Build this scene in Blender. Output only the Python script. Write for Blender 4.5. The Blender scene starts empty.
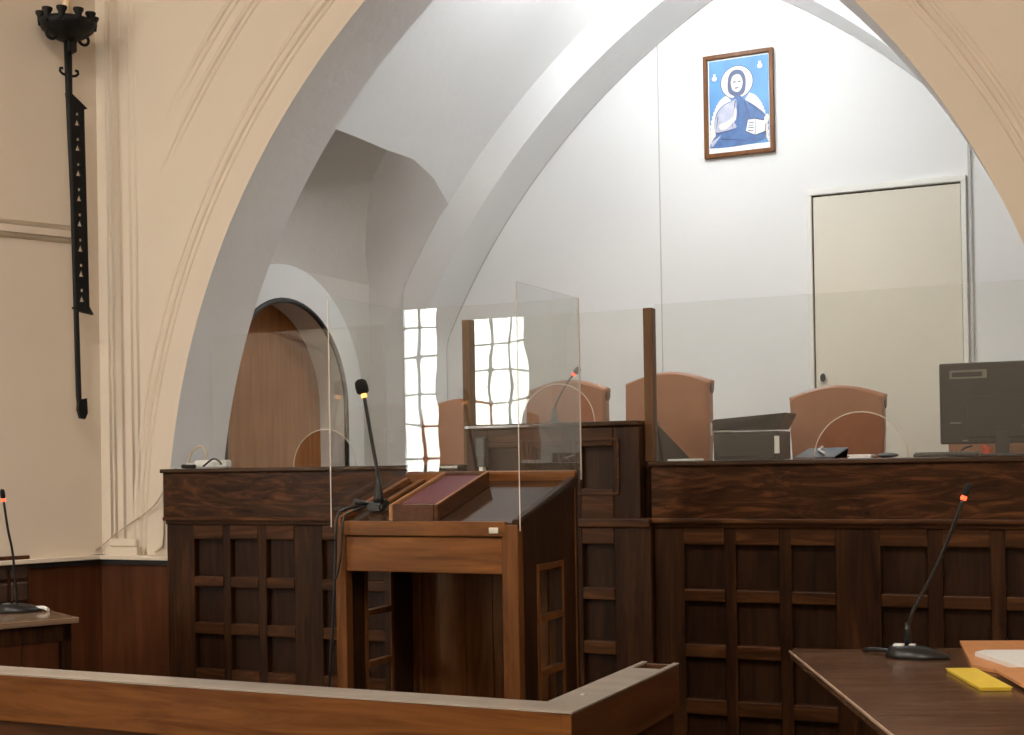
import bpy, bmesh, math, random
from mathutils import Vector, Matrix
random.seed(7)
PI = math.pi
C = bpy.context.scene.collection
V = Vector

# ------------------------------------------------------------------ materials
def new_mat(name):
    m = bpy.data.materials.new(name); m.use_nodes = True
    nt = m.node_tree; b = nt.nodes['Principled BSDF']
    return m, nt, b

def noise_col(nt, scale, vec, detail=5, rough=.6, dist=0.0):
    tc = nt.nodes.new('ShaderNodeTexCoord'); mp = nt.nodes.new('ShaderNodeMapping')
    mp.inputs['Scale'].default_value = vec
    nz = nt.nodes.new('ShaderNodeTexNoise')
    nz.inputs['Scale'].default_value = scale; nz.inputs['Detail'].default_value = detail
    nz.inputs['Roughness'].default_value = rough; nz.inputs['Distortion'].default_value = dist
    nt.links.new(tc.outputs['Object'], mp.inputs['Vector']); nt.links.new(mp.outputs['Vector'], nz.inputs['Vector'])
    return nz

def ramp(nt, fac, stops):
    r = nt.nodes.new('ShaderNodeValToRGB')
    el = r.color_ramp.elements
    el[0].position, el[0].color = stops[0][0], (*stops[0][1], 1)
    el[1].position, el[1].color = stops[-1][0], (*stops[-1][1], 1)
    for p, c in stops[1:-1]:
        e = el.new(p); e.color = (*c, 1)
    nt.links.new(fac, r.inputs['Fac'])
    return r

def bump(nt, b, src, strength, dist=.01):
    bp = nt.nodes.new('ShaderNodeBump'); bp.inputs['Strength'].default_value = strength
    bp.inputs['Distance'].default_value = dist
    nt.links.new(src, bp.inputs['Height']); nt.links.new(bp.outputs['Normal'], b.inputs['Normal'])

def plain(name, col, rough=.5, metal=0., spec=.5, var=.06, scale=30.):
    m, nt, b = new_mat(name)
    nz = noise_col(nt, scale, (1, 1, 1), 3)
    lo = tuple(max(0, c * (1 - var)) for c in col); hi = tuple(min(1, c * (1 + var)) for c in col)
    r = ramp(nt, nz.outputs['Fac'], [(.3, lo), (.7, hi)])
    nt.links.new(r.outputs['Color'], b.inputs['Base Color'])
    b.inputs['Roughness'].default_value = rough; b.inputs['Metallic'].default_value = metal
    b.inputs['Specular IOR Level'].default_value = spec
    return m

def plaster(name, col, var=.03, bmp=.12):
    m, nt, b = new_mat(name)
    nz = noise_col(nt, 1.3, (1, 1, 1), 6, .55, .3)
    lo = tuple(c * (1 - var) for c in col); hi = tuple(min(1, c * (1 + var)) for c in col)
    r = ramp(nt, nz.outputs['Fac'], [(.3, lo), (.7, hi)])
    nt.links.new(r.outputs['Color'], b.inputs['Base Color'])
    b.inputs['Roughness'].default_value = .75; b.inputs['Specular IOR Level'].default_value = .25
    n2 = noise_col(nt, 9, (1, 1, 1), 5, .6, .2)
    bump(nt, b, n2.outputs['Fac'], bmp, .02)
    return m

def wood(name, dark, mid, light, axis='x', rough=.38, grain=7., stretch=11., dist=1.2, spec=.5, blotch=.5):
    m, nt, b = new_mat(name)
    spec *= .32
    s = {'x': (1, stretch, stretch), 'y': (stretch, 1, stretch), 'z': (stretch, stretch, 1)}[axis]
    nz = noise_col(nt, grain / 4, s, 8, .62, dist)
    r = ramp(nt, nz.outputs['Fac'], [(.28, dark), (.5, mid), (.74, light)])
    n2 = noise_col(nt, 2.2, (1, 1, 1), 3, .5)
    mx = nt.nodes.new('ShaderNodeMix'); mx.data_type = 'RGBA'; mx.blend_type = 'MULTIPLY'
    r2 = ramp(nt, n2.outputs['Fac'], [(.3, (1 - blotch * .5,) * 3), (.7, (1 + 0 * blotch,) * 3)])
    mx.inputs['Factor'].default_value = 1
    nt.links.new(r.outputs['Color'], mx.inputs['A']); nt.links.new(r2.outputs['Color'], mx.inputs['B'])
    nt.links.new(mx.outputs['Result'], b.inputs['Base Color'])
    b.inputs['Roughness'].default_value = rough; b.inputs['Specular IOR Level'].default_value = spec
    bump(nt, b, nz.outputs['Fac'], .08, .004)
    return m

def emit(name, col, s):
    m, nt, b = new_mat(name)
    b.inputs['Base Color'].default_value = (*col, 1)
    b.inputs['Emission Color'].default_value = (*col, 1); b.inputs['Emission Strength'].default_value = s
    return m

def sheet_glass(name, tint=(.965, .975, .97), r0=.058, rough=0.0):
    # clear acrylic sheet: two faces, each passes light straight and mirrors a Fresnel share
    m = bpy.data.materials.new(name); m.use_nodes = True; nt = m.node_tree
    for n in list(nt.nodes): nt.nodes.remove(n)
    out = nt.nodes.new('ShaderNodeOutputMaterial'); mix = nt.nodes.new('ShaderNodeMixShader')
    tr = nt.nodes.new('ShaderNodeBsdfTransparent'); tr.inputs['Color'].default_value = (*tint, 1)
    gl = nt.nodes.new('ShaderNodeBsdfGlossy'); gl.inputs['Roughness'].default_value = rough
    geo = nt.nodes.new('ShaderNodeNewGeometry')
    dot = nt.nodes.new('ShaderNodeVectorMath'); dot.operation = 'DOT_PRODUCT'
    nt.links.new(geo.outputs['Normal'], dot.inputs[0]); nt.links.new(geo.outputs['Incoming'], dot.inputs[1])
    def mth(op, a, bb=None):
        n = nt.nodes.new('ShaderNodeMath'); n.operation = op
        for i, v in enumerate((a, bb)):
            if v is None: continue
            if isinstance(v, (int, float)): n.inputs[i].default_value = v
            else: nt.links.new(v, n.inputs[i])
        return n.outputs[0]
    c = mth('ABSOLUTE', dot.outputs['Value']); om = mth('SUBTRACT', 1.0, c); p5 = mth('POWER', om, 5.0)
    f = mth('ADD', mth('MULTIPLY', p5, 1 - r0), r0)
    # faint long-wave unevenness of the sheet
    nz = noise_col(nt, 3.2, (1, 1, 1), 1, .4)
    bp = nt.nodes.new('ShaderNodeBump'); bp.inputs['Strength'].default_value = .05; bp.inputs['Distance'].default_value = .02
    nt.links.new(nz.outputs['Fac'], bp.inputs['Height']); nt.links.new(bp.outputs['Normal'], gl.inputs['Normal'])
    nt.links.new(f, mix.inputs['Fac']); nt.links.new(tr.outputs[0], mix.inputs[1]); nt.links.new(gl.outputs[0], mix.inputs[2])
    nt.links.new(mix.outputs[0], out.inputs['Surface'])
    return m

CREAM = plaster('cream_plaster', (.69, .605, .495), .02, .10)
WHITE = plaster('white_plaster', (.77, .775, .765), .02, .18)
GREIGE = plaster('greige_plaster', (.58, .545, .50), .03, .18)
GREIGEL = plaster('pale_greige_plaster', (.66, .64, .61), .03, .18)
WALLW = plaster('white_panel_paint', (.79, .795, .785), .012, .03)
CEILM = plaster('ceiling_plaster', (.74, .66, .54))
FLOORM = wood('floor_boards', (.06, .03, .016), (.09, .048, .026), (.13, .07, .04), 'x', .4)
DARKW = wood('dark_oak', (.012, .0042, .0015), (.034, .0122, .0040), (.085, .032, .0105), 'z', .42)
DARKWX = wood('dark_oak_lit_rails', (.020, .007, .0023), (.058, .0212, .0068), (.150, .060, .019), 'x', .40)  # lighter than the stiles: edge highlights of the rails put into the colour
FRIEZE = wood('figured_oak', (.010, .0034, .0013), (.046, .0165, .0053), (.155, .058, .019), 'x', .36, 9., 5., 2.8)
PANELW = wood('oak_field_panel', (.012, .0046, .0018), (.026, .0098, .0036), (.050, .0195, .0075), 'z', .46)
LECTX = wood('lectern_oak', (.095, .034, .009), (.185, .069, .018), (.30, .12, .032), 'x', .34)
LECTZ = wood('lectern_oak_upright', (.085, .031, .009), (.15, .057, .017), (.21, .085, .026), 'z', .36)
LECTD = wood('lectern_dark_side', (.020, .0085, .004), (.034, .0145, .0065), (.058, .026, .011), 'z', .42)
LECTTOP = wood('lectern_desk_board', (.03, .014, .007), (.055, .026, .013), (.09, .043, .021), 'x', .09, spec=1.5)
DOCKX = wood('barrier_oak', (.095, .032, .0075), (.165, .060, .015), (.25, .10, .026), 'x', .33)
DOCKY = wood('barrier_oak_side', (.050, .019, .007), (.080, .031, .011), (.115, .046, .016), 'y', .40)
DOCKTOP = wood('barrier_ledge_laminate', (.38, .33, .275), (.44, .39, .33), (.50, .45, .39), 'x', .2, 4, 6, .6, spec=1.2)
TABW = wood('lacquered_table_wood', (.05, .024, .012), (.14, .073, .040), (.30, .17, .10), 'x', .2, 10, 9, 1.6, spec=1.8)
TABEDGE = plain('table_edge_strip', (.50, .36, .25), .35)
WAINS = wood('red_brown_wainscot', (.055, .017, .006), (.085, .027, .0095), (.12, .04, .015), 'z', .4, 5., 14., .5)
BROWND = wood('brown_door_wood', (.23, .088, .026), (.31, .122, .038), (.39, .165, .054), 'z', .5, 5, 16, .4)
LEATHER = plain('tan_leather', (.34, .152, .084), .40, spec=.35, var=.08, scale=10)
LEATHERD = plain('dark_tan_piping', (.13, .055, .03), .4)
BLACK = plain('black_plastic', (.012, .012, .012), .35)
BLACKR = plain('matt_black_foam', (.006, .006, .006), .9)
CASEM = plain('black_grained_leatherette', (.008, .008, .009), .35)
CASEG = plain('dark_grey_board', (.022, .022, .021), .45)
IRON = plain('black_wrought_iron', (.005, .005, .005), .5, 0, .25)
CANDLE = plain('wax', (.78, .62, .40), .5)
DOORW = plain('cream_door_paint', (.70, .66, .55), .45, var=.015, scale=2)
FRAMEW = plain('white_door_frame_paint', (.80, .79, .74), .4, var=.01)
GREYT = plain('grey_trim_paint', (.50, .49, .48), .5)
DARKGAP = plain('dark_gap', (.05, .043, .035), .8)
BURG = plain('burgundy_cover', (.12, .018, .028), .38)
TRAYW = wood('red_oak_tray', (.05, .018, .008), (.085, .032, .014), (.13, .05, .022), 'y', .35)
TRAYE = wood('tray_lit_worn_edge', (.30, .14, .06), (.40, .20, .09), (.5, .27, .13), 'y', .35)
PAPER = plain('white_paper', (.80, .80, .78), .6, var=.02)
MANILA = plain('orange_manila_card', (.60, .27, .10), .55)
YELLOW = plain('yellow_paper', (.80, .58, .05), .5)
WPLAST = plain('white_plastic', (.75, .75, .72), .35)
GREYP = plain('grey_plastic', (.10, .105, .11), .4)
CABLEM = plain('beige_cable', (.50, .40, .28), .5)
METAL = plain('dull_metal', (.55, .53, .5), .3, 1.)
MONM = plain('monitor_black_shell', (.007, .007, .0075), .45)
LABELM = plain('grey_sticker', (.16, .155, .135), .5)
POSTW = wood('screen_post_wood', (.10, .05, .022), (.15, .078, .036), (.20, .11, .055), 'z', .4)
REDLED = emit('red_led_ring', (1, .09, .03), 2.5)
ORLED = emit('orange_led_ring', (1, .42, .10), 2.5)
ACRYL = sheet_glass('clear_acrylic_sheet')
ACREDGE = plain('frosted_acrylic_edge', (.62, .55, .46), .4)

# ------------------------------------------------------------------ mesh builder
class MB:
    def __init__(s): s.bm = bmesh.new()
    def _mi(s, fs, mi):
        for f in fs: f.material_index = mi
    def box(s, x0, x1, y0, y1, z0, z1, bev=0, mi=0, M=None, seg=2):
        g = bmesh.ops.create_cube(s.bm, size=1)
        vs = g['verts']
        for v in vs:
            v.co = V(((x0 + x1) / 2 + v.co.x * (x1 - x0), (y0 + y1) / 2 + v.co.y * (y1 - y0), (z0 + z1) / 2 + v.co.z * (z1 - z0)))
        if M is not None:
            for v in vs: v.co = M @ v.co
        fs = {f for v in vs for f in v.link_faces}
        s._mi(fs, mi)
        if bev > 0:
            es = {e for v in vs for e in v.link_edges}
            r = bmesh.ops.bevel(s.bm, geom=list(es), offset=bev, segments=seg, profile=.5, affect='EDGES')
            s._mi(r['faces'], mi)
        return s
    def prism(s, pts, ext, mi=0, bev=0, mi_side=None):
        a = [s.bm.verts.new(V(p)) for p in pts]; b = [s.bm.verts.new(V(p) + V(ext)) for p in pts]
        n = len(a)
        fs = [s.bm.faces.new(a), s.bm.faces.new(b[::-1])]
        s._mi(fs, mi)
        sd = [s.bm.faces.new((a[i], b[i], b[(i + 1) % n], a[(i + 1) % n])) for i in range(n)]
        s._mi(sd, mi if mi_side is None else mi_side)
        if bev > 0:
            es = {e for f in fs for e in f.edges}
            r = bmesh.ops.bevel(s.bm, geom=list(es), offset=bev, segments=3, profile=.6, affect='EDGES')
            s._mi(r['faces'], mi)
        return s
    def poly(s, pts, mi=0):
        f = s.bm.faces.new([s.bm.verts.new(V(p)) for p in pts]); f.material_index = mi; return s
    def grid(s, rows, mi=0):
        vv = [[s.bm.verts.new(V(p)) for p in r] for r in rows]
        for i in range(len(vv) - 1):
            for j in range(len(vv[0]) - 1):
                f = s.bm.faces.new((vv[i][j], vv[i][j + 1], vv[i + 1][j + 1], vv[i + 1][j])); f.material_index = mi; f.smooth = True
        return s
    def tube(s, pts, rad, seg=10, mi=0, closed=False):
        pts = [V(p) for p in pts]; n = len(pts)
        if not hasattr(rad, '__len__'): rad = [rad] * n
        rings = []; up = None
        for i, p in enumerate(pts):
            if closed: t = pts[(i + 1) % n] - pts[i - 1]
            else: t = pts[min(i + 1, n - 1)] - pts[max(i - 1, 0)]
            if t.length < 1e-9: t = V((0, 0, 1))
            t.normalize()
            if up is None: up = V((0, 0, 1)) if abs(t.z) < .9 else V((1, 0, 0))
            a = (up - t * up.dot(t))
            if a.length < 1e-6: a = t.orthogonal()
            a.normalize(); b = t.cross(a); up = a
            rings.append([s.bm.verts.new(p + (a * math.cos(2 * PI * k / seg) + b * math.sin(2 * PI * k / seg)) * rad[i]) for k in range(seg)])
        m = n if closed else n - 1
        for i in range(m):
            r0, r1 = rings[i], rings[(i + 1) % n]
            for k in range(seg):
                f = s.bm.faces.new((r0[k], r0[(k + 1) % seg], r1[(k + 1) % seg], r1[k])); f.smooth = True; f.material_index = mi
        if not closed:
            for r in (rings[0][::-1], rings[-1]):
                f = s.bm.faces.new(r); f.material_index = mi
        return s
    def lathe(s, prof, o=(0, 0, 0), seg=24, mi=0, M=None):
        o = V(o); rings = []
        for r, z in prof:
            ring = []
            for k in range(seg):
                p = V((r * math.cos(2 * PI * k / seg), r * math.sin(2 * PI * k / seg), z))
                if M is not None: p = M @ p
                ring.append(s.bm.verts.new(p + o))
            rings.append(ring)
        for i in range(len(rings) - 1):
            for k in range(seg):
                f = s.bm.faces.new((rings[i][k], rings[i][(k + 1) % seg], rings[i + 1][(k + 1) % seg], rings[i + 1][k])); f.smooth = True; f.material_index = mi
        for r in (rings[0][::-1], rings[-1]):
            f = s.bm.faces.new(r); f.material_index = mi
        return s
    def ball(s, c, r, sc=(1, 1, 1), mi=0, M=None, u=16, v=10):
        g = bmesh.ops.create_uvsphere(s.bm, u_segments=u, v_segments=v, radius=r)
        for vt in g['verts']:
            p = V((vt.co.x * sc[0], vt.co.y * sc[1], vt.co.z * sc[2]))
            if M is not None: p = M @ p
            vt.co = p + V(c)
        for f in {f for vt in g['verts'] for f in vt.link_faces}: f.smooth = True; f.material_index = mi
        return s
    def xform(s, M):
        for v in s.bm.verts: v.co = M @ v.co
        return s
    def build(s, name, mats, parent=None, world=True):
        bmesh.ops.recalc_face_normals(s.bm, faces=s.bm.faces)
        me = bpy.data.meshes.new(name)
        if parent is not None and world and parent.name in ROOT:
            s.xform(ROOT[parent.name].inverted())
        s.bm.to_mesh(me); s.bm.free()
        for m in (mats if isinstance(mats, (list, tuple)) else [mats]): me.materials.append(m)
        o = bpy.data.objects.new(name, me); C.objects.link(o)
        if parent is not None:
            o.parent = parent
            if parent.name in ROOT: ROOT[o.name] = ROOT[parent.name]
        return o
ROOT = {}

def thing(name, label, cat, loc=(0, 0, 0), rz=0, group=None):
    o = bpy.data.objects.new(name, None); C.objects.link(o)
    o.location = loc; o.rotation_euler = (0, 0, rz); o.empty_display_size = .1
    ROOT[o.name] = Matrix.Translation(V(loc)) @ Matrix.Rotation(rz, 4, 'Z')
    return tag(o, label, cat, group)
def tag(o, label, cat, group=None):
    o['label'] = label; o['category'] = cat
    if group: o['group'] = group
    return o
def struct(name, mb, mats, parent=None, label=None, cat=None):
    o = mb.build(name, mats, parent)
    if parent is None:
        o['kind'] = 'structure'
        if label: o['label'] = label
        if cat: o['category'] = cat
    return o
def smooth_by_angle(o, ang=.6):
    me = o.data
    for p in me.polygons: p.use_smooth = True
    bm = bmesh.new(); bm.from_mesh(me)
    for e in bm.edges:
        if len(e.link_faces) == 2 and e.calc_face_angle(0) > ang: e.smooth = False
    bm.to_mesh(me); bm.free()

def bez(p, n=14):
    # Catmull-Rom through points
    p = [V(q) for q in p]; out = []
    for i in range(len(p) - 1):
        p0 = p[max(i - 1, 0)]; p1 = p[i]; p2 = p[i + 1]; p3 = p[min(i + 2, len(p) - 1)]
        for k in range(n):
            t = k / n
            out.append(.5 * ((2 * p1) + (p2 - p0) * t + (2 * p0 - 5 * p1 + 4 * p2 - p3) * t * t + (3 * p1 - p0 - 3 * p2 + p3) * t ** 3))
    out.append(p[-1]); return out

FZ = -.35          # hall floor
DZ = .43           # floor behind the bench
# ------------------------------------------------------------------ arches
def arch(X0, c, z0, r, zb, n=40):
    """points of a pointed arch in (x, z), left foot to apex to right foot"""
    zt = z0 + math.sqrt(r * r - c * c)
    L = [(X0 + c - r, zb)]
    a1 = math.asin((zt - z0) / r)
    for k in range(n + 1):
        a = a1 * k / n
        L.append((X0 + c - r * math.cos(a), z0 + r * math.sin(a)))
    return L + [(2 * X0 - x, z) for x, z in L[-2::-1]]
AX, AC, AZ, AR = -2.74, 1.535, .666, 4.096
YF, YB = 6.48, 7.0

# front wall with the big pointed opening
A = arch(AX, AC, AZ, AR, FZ, 48)
pts = [(-5.80, FZ)] + A + [(4.7, FZ), (4.7, 6.6), (-5.80, 6.6)]
m = MB(); m.prism([(x, YF, z) for x, z in pts], (0, YB - YF, 0))
# mat 1 on the soffit of the opening and on the rear
w = m.build('wall_front', [CREAM, WHITE]); w['kind'] = 'structure'
for p in w.data.polygons:
    c = p.center
    if (c.y > YF + .01 and -5.4 < c.x < -.05 and c.z < 4.6) or c.y > YB - .01: p.material_index = 1

def roll_path(d, zfoot, xlim=None):
    P = arch(AX, AC, AZ, AR + d, zfoot, 60)
    if xlim is not None: P = [(x, z) for x, z in P if x > xlim and x < 2 * AX - xlim]
    return [(x, YF + .010, z) for x, z in P]
n_tr = 0
def trim(mb, mat):
    global n_tr
    n_tr += 1
    return struct('trim_%d' % n_tr, mb, mat)
for ds, xl in (((.165, .205, .25), None), ((.575, .615), -5.50), ((.70, .745), -5.50)):
    m = MB()
    for i, d in enumerate(ds):
        P = roll_path(d, .76, xl); r_ = .017 if i != 1 else .021
        if xl: P = [(x, y + .016 * max(0, 1 - min(j, len(P) - 1 - j) / 9), z) for j, (x, y, z) in enumerate(P)]
        m.tube(P, r_, 12)
    trim(m, CREAM)
# upright rolls on the pier and its little plinth
for xs in ((-5.72, -5.685), (-5.62,), (-5.545, -5.50)):
    m = MB()
    for x in xs: m.tube([(x, YF + .013, .76), (x, YF + .013, 6.5)], .0175, 12)
    trim(m, CREAM)
m = MB(); m.box(-5.73, -5.49, YF - .05, YF, .665, .715, .004).box(-5.715, -5.505, YF - .04, YF, .715, .765, .012); trim(m, CREAM)
# wainscot and its ledge on the pier
m = MB(); m.box(-5.795, -5.15, YF - .035, YF, FZ, .615, .003); trim(m, WAINS)
m = MB(); m.box(-5.81, -5.15, YF - .05, YF, .612, .642, 0); trim(m, BLACK)
m = MB(); m.box(-5.82, -5.15, YF - .085, YF, .642, .668, .004); trim(m, CREAM)

# the same wainscot, ledge and plinth on the right-hand pier
m = MB(); m.box(-.19, 4.5, YF - .035, YF, FZ, .615, .003); trim(m, WAINS)
m = MB(); m.box(-.19, 4.5, YF - .05, YF, .612, .642, 0); trim(m, BLACK)
m = MB(); m.box(-.19, 4.5, YF - .085, YF, .642, .668, .004); trim(m, CREAM)
m = MB(); m.box(-.02, .34, YF - .05, YF, .665, .715, .004).box(-.005, .325, YF - .04, YF, .715, .765, .012); trim(m, CREAM)

# oblique side wall on the left
TH = math.atan2(.921, .389)
OB = Matrix.Translation(V((-5.80, 6.48, 0))) @ Matrix.Rotation(TH, 4, 'Z')   # local x: towards the corner, y: into the wall
LEN = 12.1
def ob(mb): return mb.xform(OB)
struct('wall_left', ob(MB().box(-LEN, .25, 0, .25, FZ - .1, 6.6)), CREAM)
m = ob(MB().box(-LEN, .03, -.035, .01, FZ, .615, .003)); trim(m, WAINS)
m = ob(MB().box(-LEN, .02, -.05, .01, .612, .642)); trim(m, BLACK)
m = ob(MB().box(-LEN, .03, -.085, .01, .642, .668, .004)); trim(m, CREAM)
# string course that stops short of the sconce
m = MB()
for z, r in ((2.65, .024), (2.585, .02)):
    m.tube([(-LEN, 0, z), (-.15, 0, z)], r, 12)
m.box(-LEN, -.15, -.028, .01, 2.595, 2.64, .004)
trim(ob(m), CREAM)

# hall shell
struct('floor', MB().box(-11.5, 4.8, -4.8, 7.2, FZ - .15, FZ), FLOORM)
struct('ceiling', MB().box(-11.5, 4.8, -4.8, 7.2, 6.5, 6.7), CEILM)
struct('wall_right', MB().box(4.5, 4.75, -4.8, 7.0, FZ - .1, 6.6), CREAM)
# rear wall with a tall window opening
WX0, WX1, WZ0, WZ1 = -9.305, -7.745, .42, 4.52
YR = -4.5
m = MB()
m.box(-11.4, WX0, YR - .3, YR, FZ - .1, 6.6).box(WX1, 4.7, YR - .3, YR, FZ - .1, 6.6)
m.box(WX0, WX1, YR - .3, YR, FZ - .1, WZ0).box(WX0, WX1, YR - .3, YR, WZ1, 6.6)
struct('wall_back', m, CREAM)
win = bpy.data.objects.new('window_1', None); C.objects.link(win); win['kind'] = 'structure'
m = MB()
for k in range(6):
    x = WX0 + .31 * k + .005
    m.box(x - .013, x + .013, YR - .16, YR - .11, WZ0, WZ1, .004)
for k in range(11):
    z = WZ0 + .41 * k
    m.box(WX0, WX1, YR - .16, YR - .11, z - .013, z + .013, .004)
for i in range(1, 5):
    for k in range(1, 10):
        m.ball((WX0 + .31 * i + .005, YR - .135, WZ0 + .41 * k), .045, (1, .6, 1), u=10, v=6)
m.build('window_frame', IRON, win)
MB().box(WX0 - .06, WX1 + .06, YR - .02, YR + .1, WZ0 - .05, WZ0, .006).build('window_sill', CREAM, win)
MB().box(WX0 + .01, WX1 - .01, YR - .138, YR - .132, WZ0, WZ1).build('window_pane', sheet_glass('window_glass', (.97, .98, .98), .04), win)

struct('outside_facade', MB().box(-26, -15.0, -16.4, -16, FZ, 2.9), plain('ochre_render', (.92, .78, .50), .8))

# ------------------------------------------------------------------ chapel behind the opening
CX, CC, CZ, CR = -2.68, 2.439, -.114, 5.467
YRIB, YBK = 9.42, 9.95
def halfw(z, d=0): return math.sqrt(max((CR + d) ** 2 - (z - CZ) ** 2, 0)) - CC
struct('floor_dais', MB().box(-5.6, .3, 6.97, 10.1, FZ, DZ), FLOORM)
# back wall panel
struct('wall_chapel_back', MB().box(-6.2, .9, YBK, YBK + .2, FZ, 5.6), WALLW)
# rib: front ring + soffit, swept from the pointed profile
XW = 2.59
def rib_profile(d, zb=DZ):
    P = arch(CX, CC, CZ, CR + d, zb, 60)
    out = []
    for x, z in P:
        h = abs(x - CX); h = min(h, XW - .07 if d == 0 else XW + .04)
        out.append((CX + math.copysign(h, x - CX), max(z, zb)))
    return out
inn, outr = rib_profile(0), rib_profile(.27)
m = MB()
m.grid([[(x, YRIB, z) for x, z in inn], [(x, YBK + .05, z) for x, z in inn]])
m.grid([[(x, YRIB, z) for x, z in outr], [(x, YRIB, z) for x, z in inn]])
m.grid([[(x, YRIB, z) for x, z in outr], [(x, YBK + .05, z) for x, z in outr]])
r_ = struct('trim_%d' % (n_tr + 1), m, WHITE); n_tr += 1
bm = bmesh.new(); bm.from_mesh(r_.data); bmesh.ops.remove_doubles(bm, verts=bm.verts, dist=1e-4); bm.to_mesh(r_.data); bm.free()
smooth_by_angle(r_, .7)
# shadow joint between rib and panel wall
m = MB(); m.tube([(x, YBK - .006, z) for x, z in inn if z > 1.2], .007, 6); trim(m, GREYT)

# pointed barrel vault between front wall and rib
VD = .255
def vx(z): return CX - halfw(z, VD)
LIPS = [(6.95, 3.385), (7.4, 3.40), (7.8, 3.405), (8.24, 3.40), (8.6, 3.41), (9.0, 3.35), (9.44, 3.22)]
def lipz(y):
    for (a, b), (c_, d_) in zip(LIPS, LIPS[1:]):
        if y <= c_: return b + (d_ - b) * (y - a) / (c_ - a)
    return LIPS[-1][1]
lip = [(6.95 + 2.49 * k / 24, lipz(6.95 + 2.49 * k / 24)) for k in range(25)]
rows = []
zt = CZ + math.sqrt((CR + VD) ** 2 - CC ** 2)
for y, zl in lip:
    row = []
    for k in range(41):
        # spaced by angle so the apex stays smooth
        a0 = math.asin((zl - CZ) / (CR + VD)); a1 = math.asin((zt - CZ) / (CR + VD)); a = a0 + (a1 - a0) * k / 40
        row.append((CX + CC - (CR + VD) * math.cos(a), y, CZ + (CR + VD) * math.sin(a)))
    rows.append(row)
m = MB(); m.grid(rows)
R2 = []
for y in (6.95, 8.2, 9.44):
    row = []
    for k in range(41):
        a0 = math.asin((DZ - CZ) / (CR + VD)); a1 = math.asin((zt - CZ) / (CR + VD)); a = a0 + (a1 - a0) * k / 40
        row.append((min(CX - CC + (CR + VD) * math.cos(a), -.05), y, CZ + (CR + VD) * math.sin(a)))
    R2.append(row)
m.grid(R2)
v_ = struct('ceiling_vault', m, WHITE)
smooth_by_angle(v_, 1.2)
# left flank below the vault: a recess with a curved head, and the cheek that turns out to the rib
XS = -5.55
ZR = 2.62
ridge = [(XS, 9.29, DZ), (XS, 9.29, 1.5), (XS, 9.29, ZR), (-5.44, 9.06, 2.85), (-5.26, 8.80, 3.10), (-5.02, 8.50, 3.29), (vx(3.40), 8.24, 3.40)]
def col(y): return [(XS, y, ZR), (XS, y, 2.9), (XS + .08, y, 3.17), (XS + .36, y, 3.34)]
left = col(6.95) + [(vx(3.385), 6.95, 3.385)]
midl = col(7.7) + [(vx(3.405), 7.7, 3.405)]
ribs = []
for z in (DZ, 1.5, ZR, 2.8, 2.97, 3.1, 3.22):
    ribs.append((max(CX - halfw(z, .27), CX - XW - .04) if z < 3.2 else vx(3.22), 9.44, z))
def lerp(a, b, n):
    return [[tuple(V(p).lerp(V(q), k / n)) for p, q in zip(a, b)] for k in range(n + 1)]
DY, DR, DSP = 7.75, .73, 1.60
def arc_pts(r, n=28): return [(DY - r * math.cos(PI * k / n), DSP + r * math.sin(PI * k / n)) for k in range(n + 1)]
m = MB()
def fixlip(rows):
    for r in rows: r[-1] = (vx(lipz(r[-1][1])), r[-1][1], lipz(r[-1][1]))
    return rows
m.grid(fixlip(lerp(left, midl, 4) + lerp(midl, ridge[2:], 8)[1:]))
inn_, out_ = [(XS, DY - .85, DZ)], [(XS, 6.85, DZ)]
for y, z in arc_pts(.85, 40):
    dy, dz = y - DY, z - DSP
    t = 99
    if dy < -1e-6: t = min(t, (6.85 - DY) / dy)
    if dy > 1e-6: t = min(t, (9.29 - DY) / dy)
    if dz > 1e-6: t = min(t, (ZR - DSP) / dz)
    inn_.append((XS, y, z)); out_.append((XS, DY + dy * t, DSP + dz * t))
inn_.append((XS, DY + .85, DZ)); out_.append((XS, 9.29, DZ))
m.grid([inn_, out_])
for p, q in zip(out_, out_[1:]):
    if abs(p[1] - q[1]) > 1e-4 and abs(p[2] - q[2]) > 1e-4:
        cy_ = 9.29 if q[1] > DY else 6.85
        m.poly([p, (XS, cy_, ZR), q])
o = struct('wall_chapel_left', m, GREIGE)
smooth_by_angle(o, 1.0)
m = MB(); m.grid(fixlip(lerp(ridge, ribs, 12))); o = struct('trim_%d' % (n_tr + 1), m, GREIGEL); n_tr += 1
smooth_by_angle(o, 1.0)
# door surround: arched slab with an arched opening, standing proud of the recess
outer = [(DY - .97, DZ)] + arc_pts(.97) + [(DY + .97, DZ)]
inner = [(DY - DR, DZ)] + arc_pts(DR) + [(DY + DR, DZ)]
XO = -5.27
m = MB()
m.grid([[(XO, y, z) for y, z in outer], [(XO, y, z) for y, z in inner]])
m.grid([[(XO, y, z) for y, z in outer], [(XS - .01, y, z) for y, z in outer]])
o = struct('trim_%d' % (n_tr + 1), m, WHITE); n_tr += 1
smooth_by_angle(o, .5)
XI = XO - .23
d2 = bpy.data.objects.new('door_2', None); C.objects.link(d2); d2['kind'] = 'structure'
m = MB(); m.grid([[(XO, y, z) for y, z in inner], [(XI, y, z) for y, z in inner]])
o = m.build('door_jamb', WHITE, d2)
m = MB(); m.tube([(XO + .002, y, z) for y, z in [(DY - DR + .006, DZ)] + arc_pts(DR - .006) + [(DY + DR - .006, DZ)]], .018, 8)
m.build('door_seal', BLACK, d2)
m = MB(); m.prism([(XI - .012, y, z) for y, z in [(DY - DR - .02, DZ)] + arc_pts(DR + .02) + [(DY + DR + .02, DZ)]], (.012, 0, 0))
m.build('door_panel', BROWND, d2)

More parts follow.
